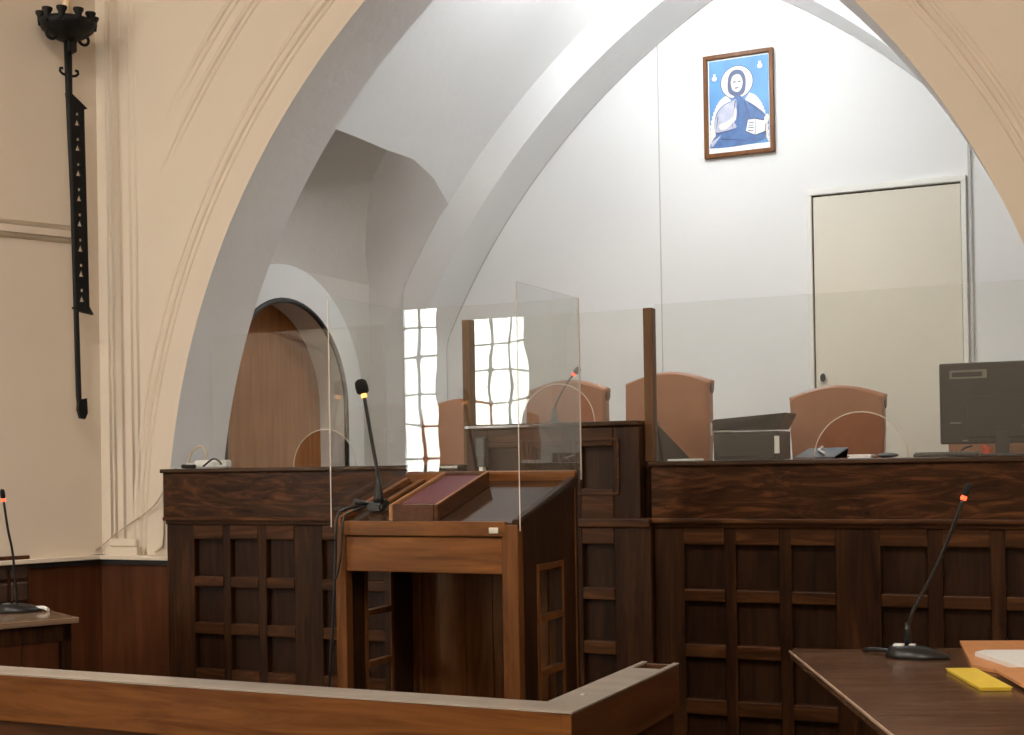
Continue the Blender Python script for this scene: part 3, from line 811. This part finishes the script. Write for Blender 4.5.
def table_mic(t, B, sx, stem, led, tipd, rz):
    Mx = Matrix.Translation(V(B)) @ Matrix.Rotation(rz, 4, 'Z')
    m = MB()
    sec = lambda w, z: [(-.11, -w * .5, z), (-.06, -w, z), (.03, -w, z), (.115, -w * .25, z), (.12, 0, z), (.115, w * .25, z), (.03, w, z), (-.06, w, z), (-.11, w * .5, z)]
    def ring(w, z, sc, dx=0): return [Mx @ V((x * sc + dx, y, zz)) for x, y, zz in sec(w, z)]
    lo = ring(.062, .0, 1); mi_ = ring(.062, .014, 1); hi = ring(.042, .038, .72, -.022); tp = ring(.03, .046, .5, -.03)
    for a, b in ((lo, mi_), (mi_, hi), (hi, tp)):
        m.grid([a + [a[0]], b + [b[0]]])
    m.poly(lo[::-1]); m.poly(tp)
    bmesh.ops.remove_doubles(m.bm, verts=m.bm.verts, dist=1e-5)
    m.build('base', BLACK, t)
    m = MB(); m.box(-.085, -.045, -.025, .02, .043, .051, .003, M=Mx).box(-.03, -.005, .0, .03, .044, .050, .003, M=Mx); m.build('button', GREYP if led is REDLED and sx else WPLAST, t)
    gooseneck(t, stem, tipd, led, .0065, (.0135, .05))
    return Mx
rm = thing('gooseneck_microphone', 'black gooseneck microphone with red ring on the dark right table', 'microphone', (-.785, 5.26, TZ), 0, 'gooseneck microphones')
Mx = table_mic(rm, (-.775, 5.27, TZ), 0, [(-.812, 5.30, TZ + .045), (-.81, 5.30, .52), (-.79, 5.30, .604), (-.69, 5.30, .80), (-.60, 5.30, 1.028)], REDLED, (.36, 0, .93), .0)
MB().lathe([(.014, TZ + .04), (.013, TZ + .10), (.009, TZ + .13)], (-.812, 5.30, 0), 12).build('stem_socket', BLACK, rm)
MB().tube(bez([(-.87, 5.28, TZ + .016), (-.91, 5.30, TZ + .02), (-.96, 5.33, TZ + .016), (-.985, 5.36, TZ + .009)], 6), .009, 8).build('cable', BLACK, rm)

def flat(pts, z0, th, curl=0):
    m = MB(); m.prism([(x, y, z0 + (q[2] if len(q) > 2 else 0)) for q in pts for x, y in [q[:2]]], (0, 0, th)); return m
m = flat([(-.671, 5.715), (-.25, 5.86), (-.19, 5.05), (-.465, 4.98), (-.555, 5.07)], TZ + .001, .012)
tag(m.build('manila_folder', MANILA), 'orange-brown card folder lying under white papers on the right table', 'folder')
m = flat([(-.568, 5.292), (-.54, 5.36), (-.25, 5.46), (-.23, 4.98), (-.40, 5.00)], TZ + .0135, .016)
pw = tag(m.build('paper_sheaf', PAPER), 'thick sheaf of white papers on top of the orange folder', 'paper')
m = flat([(-.47, 4.95), (-.36, 5.02), (-.20, 4.90), (-.24, 4.62), (-.35, 4.62)], TZ + .0135, .010)
tag(m.build('brown_envelope', MANILA), 'brown envelope sticking out in front of the white papers at the right edge', 'envelope')
m = flat([(-.622, 5.02), (-.535, 5.055), (-.385, 4.66), (-.475, 4.615)], TZ + .0005, .0004)
nb = thing('yellow_notepad', 'bright yellow notepad on the right table beside the folder', 'notepad', (-.5, 4.84, TZ))
m.bm.free()
Mx = Matrix.Translation(V((-.508, 4.80, TZ))) @ Matrix.Rotation(math.radians(-68), 4, 'Z')
MB().box(-.20, .20, -.05, .05, .001, .010, .002, M=Mx).build('pages', YELLOW, nb)
MB().box(-.205, .205, -.053, .053, .0105, .013, .001, M=Mx).build('cover', YELLOW, nb)

# ------------------------------------------------------------------ left table, its microphone, the chair behind
lt_ = thing('side_table', 'small wooden table end with a microphone at the left edge', 'table', (-4.982, 5.386, FZ), math.atan2(-.468, .884))
MB().box(-.70, 0, -1.5, 0, h - .03, h, .003).build('table_top', wood('side_table_lacquer', (.17, .105, .065), (.26, .17, .11), (.34, .24, .16), 'y', .14, spec=1.2), lt_, world=False)
m = MB(); m.box(-.66, -.03, -1.46, -1.44, h - .12, h - .03).box(-.66, -.03, -.05, -.03, h - .12, h - .03).box(-.05, -.03, -1.46, -.03, h - .12, h - .03)
m.build('apron', DARKW, lt_, world=False)
m = MB(); m.box(-.06, -.045, -1.40, -.09, .1, h - .11)
for k in range(7): m.box(-.046, -.036, -1.40 + .187 * k, -1.22 + .187 * k, .1, h - .11, .003)
m.build('modesty_panel', WAINS, lt_, world=False)
for x in (-.66, -.08):
    for y in (-1.46, -.08): MB().box(x, x + .05, y, y + .05, 0, h - .03, .004).build('leg', DARKW, lt_, world=False)
lmc = thing('gooseneck_microphone', 'black gooseneck microphone with red ring on the small table at the left edge', 'microphone', (-5.46, 5.47, TZ), 0, 'gooseneck microphones')
Mx = table_mic(lmc, (-5.475, 5.47, TZ), 1, [(-5.474, 5.45, TZ + .05), (-5.478, 5.433, .734), (-5.488, 5.41, .875), (-5.496, 5.39, 1.03)], REDLED, (-.07, -.1, 1), .7)
MB().tube(bez([(-5.41, 5.52, TZ + .02), (-5.37, 5.54, TZ + .02), (-5.33, 5.53, TZ + .01)], 6), .010, 8).build('cable_plug', WPLAST, lmc)
ch = thing('wooden_chair', 'wooden chair with dark padded back squares behind the small left table', 'chair', OB @ V((-.72, -.06, FZ)), TH)
Mc = lambda: None
MB().box(-.25, .25, -.33, .02, .42, .46, .012).build('seat', WAINS, ch, world=False)
for x in (-.25, .21): 
    MB().box(x, x + .04, .02, .055, 0, 1.02, .004).build('leg', WAINS, ch, world=False)
    MB().box(x, x + .04, -.33, -.29, 0, .42, .004).build('leg', WAINS, ch, world=False)
m = MB(); m.box(-.25, .25, .024, .05, .62, 1.04, .004)
bkr = m.build('backrest', WAINS, ch, world=False)
m = MB()
for i in range(4):
    for j in range(3): m.box(-.235 + .12 * i, -.125 + .12 * i, .008, .026, .64 + .13 * j, .76 + .13 * j, .014)
m.build('back_pad', plain('dark_brown_leather', (.05, .026, .016), .4), bkr, world=False)

# thin cables on the wall
m = MB(); m.tube(bez([(-5.262, 6.45, 1.131), (-5.316, 6.45, 1.03), (-5.408, 6.45, .94), (-5.648, 6.45, .807), (-5.78, 6.45, .72), (-5.86, 6.43, .675)], 10), .0045, 6)
m.tube([(-5.262, 6.45, 1.131), (-5.20, 6.45, 1.19)], .0045, 6)
tag(m.build('wall_cable', CABLEM), 'thin beige cable drooping across the pier from the left end of the bench', 'cable')
m = MB(); m.tube([(-5.315, 6.472, 1.11), (-5.318, 6.472, .80), (-5.322, 6.465, .72)], .006, 6).tube([(-5.322, 6.465, .72), (-5.36, 6.44, .685)], .008, 6)
tag(m.build('wall_conduit', CABLEM), 'thin upright conduit beside the left end of the bench', 'conduit')
m = MB(); m.tube(bez([(-5.88, 6.36, .672), (-5.93, 6.24, .69), (-5.99, 6.07, .755), (-6.03, 5.98, .82), (-6.045, 5.955, .96), (-6.05, 5.94, 1.10)], 8), .0045, 6)
tag(m.build('wall_cable', CABLEM), 'thin beige cable hanging on the wall behind the small left table', 'cable')

# ------------------------------------------------------------------ wrought iron sconce
sc = thing('iron_candle_sconce', 'black wrought-iron candle sconce with a crown of cups on the left wall', 'sconce', OB @ V((-.16, 0, 2.8)), TH)
SO = ROOT[sc.name]
off = -.20
def sx(z): return .022 - (3.75 - z) * -.0 + (3.75 - z) * .028    # slight lean of the shaft
zc = 3.78 - 2.8
XC = -.108
m = MB()
bowl = [(.02, zc - .05), (.06, zc - .04), (.11, zc - .012), (.15, zc + .020), (.160, zc + .045), (.163, zc + .068), (.157, zc + .069), (.135, zc + .04), (.09, zc + .01), (.02, zc - .01)]
m.lathe(bowl, (XC, off, 0), 28); m.build('bowl', IRON, sc, world=False)
for k in range(10):
    a = 2 * PI * (k + .5) / 10; cx, cy_ = XC + .150 * math.cos(a), off + .150 * math.sin(a)
    m = MB(); m.lathe([(.016, zc + .03), (.020, zc + .06), (.020, zc + .08), (.031, zc + .100), (.031, zc + .112), (.016, zc + .110)], (cx, cy_, 0), 12)
    m.build('candle_cup', IRON, sc, world=False)
for s in (-1, 1):
    m = MB(); m.tube([(XC + s * .10 + .030 * math.cos(2 * PI * k / 20), off, zc - .020 + .030 * math.sin(2 * PI * k / 20)) for k in range(20)], .0095, 8, closed=True)
    m.build('ring_scroll', IRON, sc, world=False)
    m = MB(); m.tube([(XC + .006 + s * u, off, zc - .235 + v) for u, v in ((.0, -.012), (.022, -.014), (.042, -.01), (.056, .004), (.054, .02), (.04, .022))], [.009, .009, .008, .008, .009, .010], 8)
    m.build('collar_scroll', IRON, sc, world=False)
m = MB(); m.tube([(XC, off, zc - .03), (XC + .004, off, zc - .40), (XC + .02, off, zc - 1.0), (XC + .030, off, zc - 1.68), (XC + .038, off, zc - 2.15), (XC + .044, off, zc - 2.265)], [.024, .02, .017, .016, .017, .012], 12)
m.box(XC - .012, XC + .045, off - .03, off + .03, zc - .11, zc - .03, .005); m.build('shaft', IRON, sc, world=False)
# pierced strap with small openings
m = MB(); z0s, z1s = zc - 1.64, zc - .44
nh = 8; ph = (z1s - z0s) / nh
xs0 = lambda z: XC + .004 + (z1s - z) * .014
for k in range(nh):
    za, zb = z0s + ph * k, z0s + ph * (k + 1)
    x0a, x0b = xs0(za), xs0(zb); wd = .088
    m.prism([(x0a, off - .012, za), (x0a + .026, off - .012, za), (x0b + .026, off - .012, zb), (x0b, off - .012, zb)], (0, .024, 0))
    m.prism([(x0a + .064, off - .012, za), (x0a + wd, off - .012, za), (x0b + wd, off - .012, zb), (x0b + .064, off - .012, zb)], (0, .024, 0))
    # bridges that leave a small pointed gap and a smaller one above it
    cxa = (x0a + x0b) / 2
    def br(t0, t1, u0=.024, u1=.066): m.prism([(cxa + u0, off - .01, za + ph * t0), (cxa + u1, off - .01, za + ph * t0), (cxa + u1, off - .01, za + ph * t1), (cxa + u0, off - .01, za + ph * t1)], (0, .02, 0))
    br(0, .32); br(.58, .72); br(.84, 1); br(.72, .84, .024, .036); br(.72, .84, .055, .066)
    for p, q in ((.024, .042), (.066, .048)):
        m.prism([(cxa + p, off - .01, za + ph * .32), (cxa + p + (q - p) * .25, off - .01, za + ph * .32), (cxa + q, off - .01, za + ph * .58), (cxa + p, off - .01, za + ph * .58)], (0, .02, 0))
x1 = XC + .004
m.prism([(x1 - .008, off - .015, z1s), (x1 + .088, off - .015, z1s), (x1 + .108, off - .015, z1s + .008), (x1 + .01, off - .015, z1s + .085), (x1 - .02, off - .015, z1s + .085)], (0, .03, 0))
xe = xs0(z0s)
m.prism([(xe - .012, off - .015, z0s + .005), (xe + .05, off - .015, z0s - .015), (xe + .112, off - .015, z0s - .025), (xe + .088, off - .015, z0s + .02), (xe - .01, off - .015, z0s + .015)], (0, .03, 0))
m.build('pierced_strap', IRON, sc, world=False)
m = MB(); ze = zc - 2.265
m.prism([(XC + 0.027, off - .018, ze + .03), (XC + 0.032, off - .018, ze + .09), (XC + 0.084, off - .018, ze + .10), (XC + 0.088, off - .018, ze + .01), (XC + 0.072, off - .018, ze - .025), (XC + 0.042, off - .018, ze - .02)], (0, .036, 0), bev=.006)
m.build('hook_end', IRON, sc, world=False)
MB().tube([(XC + .01, off, zc + .02), (XC + .01, -.005, zc + .03)], .012, 8).build('wall_bracket', IRON, sc, world=False)
m = MB(); m.lathe([(.03, zc + .0), (.03, zc + .4), (.012, zc + .42)], (XC, off, 0), 16); m.build('candle', CANDLE, sc, world=False)

# ------------------------------------------------------------------ framed picture
PX0, PX1, PZ0, PZ1 = -2.951, -2.412, 3.468, 4.246
fr = thing('framed_picture', 'framed blue picture of a haloed figure holding an open book, high on the white wall', 'picture', ((PX0 + PX1) / 2, YBK, PZ0))
m = MB(); fw = .032; yy = YBK - .04
m.box(PX0, PX0 + fw, yy, YBK - .002, PZ0, PZ1, .005).box(PX1 - fw, PX1, yy, YBK - .002, PZ0, PZ1, .005)
m.box(PX0 + fw - .002, PX1 - fw + .002, yy, YBK - .002, PZ0, PZ0 + fw, .005).box(PX0 + fw - .002, PX1 - fw + .002, yy, YBK - .002, PZ1 - fw, PZ1, .005)
m.build('frame', wood('picture_frame_wood', (.10, .035, .010), (.17, .065, .018), (.25, .10, .03), 'z', .35), fr)
B1 = plain('print_sky_blue', (.09, .28, .56), .5, var=.12, scale=6); B2 = plain('print_robe_blue', (.05, .13, .32), .5, var=.25, scale=14)
B3 = plain('print_pale_cream', (.78, .70, .64), .5, var=.04); B4 = plain('print_robe_lilac', (.44, .46, .58), .5, var=.2, scale=16)
B5 = plain('print_hair', (.06, .09, .19), .5); B6 = plain('print_line_blue', (.02, .045, .12), .5); B7 = plain('print_white', (.85, .86, .88), .5)
m = MB(); W_, H_ = PX1 - PX0, PZ1 - PZ0; lay = [0]
def U(u, v): return (PX0 + u * W_, YBK - .012 - lay[0] * .0004, PZ1 - v * H_)
def shape(pts, mi, smooth=False):
    lay[0] += 1
    if smooth:
        P = [V((u, v, 0)) for u, v in pts]; P = bez(P + [P[0]], 5)[:-1]; pts = [(p.x, p.y) for p in P]
    m.poly([U(u, v) for u, v in pts], mi)
def disc(u, v, r, mi, asp=W_ / H_, ry=None): 
    ry = (ry or r)
    shape([(u + r * math.cos(2 * PI * k / 32), v + ry * asp * math.sin(2 * PI * k / 32)) for k in range(32)], mi)
m.box(PX0 + .02, PX1 - .02, YBK - .012, YBK - .002, PZ0 + .02, PZ1 - .02, 0, 6)
shape([(.075, .055), (.925, .055), (.925, .90), (.075, .90)], 0)
# pale seat back with a serrated edge
for s in (-1, 1):
    P = [(.49 + s * .10, .46)]
    for k in range(15):
        t = k / 14; u = .49 + s * (.16 + .27 * math.sin(t * 1.45)); v = .40 + .44 * t * t + .06 * t
        P += [(u, v), (u + s * .022, v + .012)]
    P = [(min(max(u, .078), .922), v) for u, v in P] + [(.49 + s * .36, .80), (.49 + s * .12, .72)]
    shape(P, 2)
disc(.475, .285, .235, 5); disc(.475, .285, .225, 2)
shape([(.40, .46), (.44, .42), (.52, .42), (.58, .46), (.72, .53), (.86, .62), (.90, .70), (.84, .74), (.86, .86), (.60, .90), (.12, .90), (.10, .84), (.16, .78), (.14, .68), (.18, .56), (.28, .49)], 1, True)
shape([(.39, .47), (.46, .45), (.46, .56), (.43, .66), (.46, .72), (.36, .74), (.20, .76), (.14, .70), (.19, .57), (.28, .50)], 3, True)
shape([(.16, .80), (.42, .73), (.62, .78), (.84, .76), (.86, .86), (.60, .895), (.12, .895), (.09, .87)], 1, True)
shape([(.10, .84), (.24, .78), (.22, .80), (.12, .885), (.09, .885)], 3)
for a, b_ in (((.45, .46), (.40, .72)), ((.58, .48), (.66, .66)), ((.64, .50), (.86, .64)), ((.20, .60), (.17, .72)), ((.24, .82), (.60, .86)), ((.50, .50), (.49, .70)), ((.18, .765), (.46, .735))):
    dx, dy = b_[0] - a[0], b_[1] - a[1]; L_ = math.hypot(dx, dy); nx, ny = -dy / L_ * .007, dx / L_ * .007
    shape([(a[0] + nx, a[1] + ny), (b_[0] + nx * .3, b_[1] + ny * .3), (b_[0] - nx * .3, b_[1] - ny * .3), (a[0] - nx, a[1] - ny)], 5)
shape([(.345, .30), (.36, .225), (.41, .175), (.48, .165), (.555, .185), (.60, .25), (.60, .34), (.57, .40), (.48, .425), (.39, .40), (.35, .36)], 4, True)
shape([(.39, .28), (.42, .225), (.48, .21), (.53, .225), (.56, .28), (.55, .335), (.515, .375), (.465, .38), (.41, .35)], 2, True)
for u in (.425, .495): shape([(u, .278), (u + .038, .275), (u + .038, .287), (u, .290)], 5)
shape([(.472, .288), (.48, .288), (.484, .318), (.468, .32)], 3); shape([(.445, .338), (.505, .335), (.50, .348), (.45, .35)], 4)
shape([(.42, .62), (.44, .54), (.465, .54), (.47, .585), (.455, .65), (.42, .67), (.34, .72), (.24, .73), (.22, .68), (.32, .66)], 2, True)
shape([(.62, .66), (.73, .655), (.89, .69), (.87, .80), (.735, .825), (.585, .775)], 5)
shape([(.63, .665), (.735, .665), (.72, .815), (.595, .77)], 6); shape([(.74, .668), (.88, .697), (.86, .793), (.73, .817)], 6)
for k in range(4):
    v = .69 + .025 * k
    shape([(.645 - k * .006, v), (.715 - k * .003, v + .004), (.715 - k * .003, v + .012), (.645 - k * .006, v + .008)], 5)
shape([(.86, .66), (.91, .63), (.93, .67), (.90, .72), (.86, .71)], 2, True)
for u, v in ((.16, .23), (.81, .16)): disc(u, v, .035, 6); shape([(u - .02, v - .045), (u + .02, v - .045), (u + .012, v - .02), (u - .012, v - .02)], 6)
m.build('print', [B1, B2, B3, B4, B5, B6, B7], fr)

# ------------------------------------------------------------------ lamps
def area(name, loc, rot, size, power, col, sy=None, parent=None):
    l = bpy.data.lights.new(name, 'AREA'); l.energy = power; l.color = col
    l.shape = 'RECTANGLE' if sy else 'SQUARE'; l.size = size
    if sy: l.size_y = sy
    o = bpy.data.objects.new(name, l); C.objects.link(o); o.location = loc; o.rotation_euler = rot
    return o
k = 0
LP = [(-6.2, .2, 'left'), (-2.4, .2, 'middle'), (2.6, -1.6, 'right')]  # unseen ceiling lamps, added to brighten the hall walls
for x, y, nm in LP:
    t = thing('added_ceiling_lamp', 'added white fill lamp on the ceiling over the %s of the hall' % nm, 'lamp', (x, y, 6.5), 0, 'added fill lamps on the hall ceiling')
    m = MB(); m.box(x - .65, x + .65, y - .35, y + .35, 6.42, 6.5, .01); m.build('housing', WPLAST, t)
    area('hall_fill_light', (x, y, 6.4), (0, 0, 0), 1.2, {'left': 190, 'middle': 195, 'right': 300}[nm], (1, .925, .845), .6)
x, y, z = -2.62, 8.15, 4.30
t = thing('globe_lamp', 'small white globe lamp hanging high under the chapel vault', 'lamp', (x, y, z))
MB().tube([(x, y, z + .14), (x, y, 5.05)], .006, 8).build('cord', BLACK, t)
MB().lathe([(.02, z + .05), (.03, z + .07), (.03, z + .14), (.012, z + .16)], (x, y, 0), 14).build('socket', WPLAST, t)
MB().ball((x, y, z), .055, u=20, v=12).build('globe', emit('lit_globe', (.94, .97, 1), 30), t)
l = bpy.data.lights.new('globe_lamp_light', 'POINT'); l.energy = 128; l.color = (.95, .975, 1); l.shadow_soft_size = .09
o = bpy.data.objects.new('globe_lamp_light', l); C.objects.link(o); o.location = (x, y, z)
t['label'] = 'small white globe lamp hanging high under the chapel vault'
x, y, z = -3.0, 8.6, 4.60
t = thing('floodlight', 'small white floodlight mounted under the crown of the chapel vault', 'lamp', (x, y, z))
Ml = Matrix.Translation(V((x, y, z))) @ Matrix.Rotation(math.radians(-42), 4, 'X')
MB().box(-.09, .09, -.10, -.03, -.06, .06, .01, M=Ml).build('housing', WPLAST, t)
MB().tube([(x, y - .05, z + .05), (x, y - .05, CZ + math.sqrt((CR + VD) ** 2 - (abs(x - CX) + CC) ** 2) + .01)], .008, 8).build('bracket', METAL, t)
l = bpy.data.lights.new('floodlight_light', 'SPOT'); l.energy = 46; l.color = (.95, .975, 1); l.shadow_soft_size = .05
l.spot_size = math.radians(166); l.spot_blend = .55
o = bpy.data.objects.new('floodlight_light', l); C.objects.link(o); o.location = (x, y, z)
o.rotation_euler = V((.2, .74, -.62)).to_track_quat('-Z', 'Y').to_euler()

# daylight: bright overcast sky through the window
world = bpy.data.worlds.new('sky'); bpy.context.scene.world = world; world.use_nodes = True
bg = world.node_tree.nodes['Background']; bg.inputs['Color'].default_value = (1, .97, .90, 1); bg.inputs['Strength'].default_value = 19
p = area('window_portal', ((WX0 + WX1) / 2, YR - .02, (WZ0 + WZ1) / 2), (math.radians(-90), 0, 0), WX1 - WX0, 1, (1, 1, 1), WZ1 - WZ0)
p.data.cycles.is_portal = True

# ------------------------------------------------------------------ camera
cam = bpy.data.cameras.new('camera'); co = bpy.data.objects.new('camera', cam); C.objects.link(co)
yaw, pitch, roll = (math.radians(a) for a in (24.9, .5, .95))
fwd = V((-math.sin(yaw) * math.cos(pitch), math.cos(yaw) * math.cos(pitch), math.sin(pitch)))
r0 = V((math.cos(yaw), math.sin(yaw), 0)); u0 = r0.cross(fwd)
cr, sr = math.cos(roll), math.sin(roll)
rr = r0 * cr - u0 * sr; uu = u0 * cr + r0 * sr
co.matrix_world = Matrix(((rr.x, uu.x, -fwd.x, 0), (rr.y, uu.y, -fwd.y, 0), (rr.z, uu.z, -fwd.z, 1.2), (0, 0, 0, 1)))
cam.sensor_fit = 'HORIZONTAL'; cam.sensor_width = 36; cam.lens = 1350 * 36 / 1024
cam.shift_y = 81.5 / 1024; cam.clip_start = .05
S = bpy.context.scene; S.camera = co
S.view_settings.view_transform = 'Standard'; S.view_settings.look = 'None'
S.view_settings.gamma = 1; S.view_settings.use_curve_mapping = False; S.view_settings.exposure = 0
S.cycles.use_denoising = True; S.cycles.max_bounces = 12; S.cycles.transparent_max_bounces = 24; S.cycles.diffuse_bounces = 6
S.cycles.sample_clamp_indirect = 8
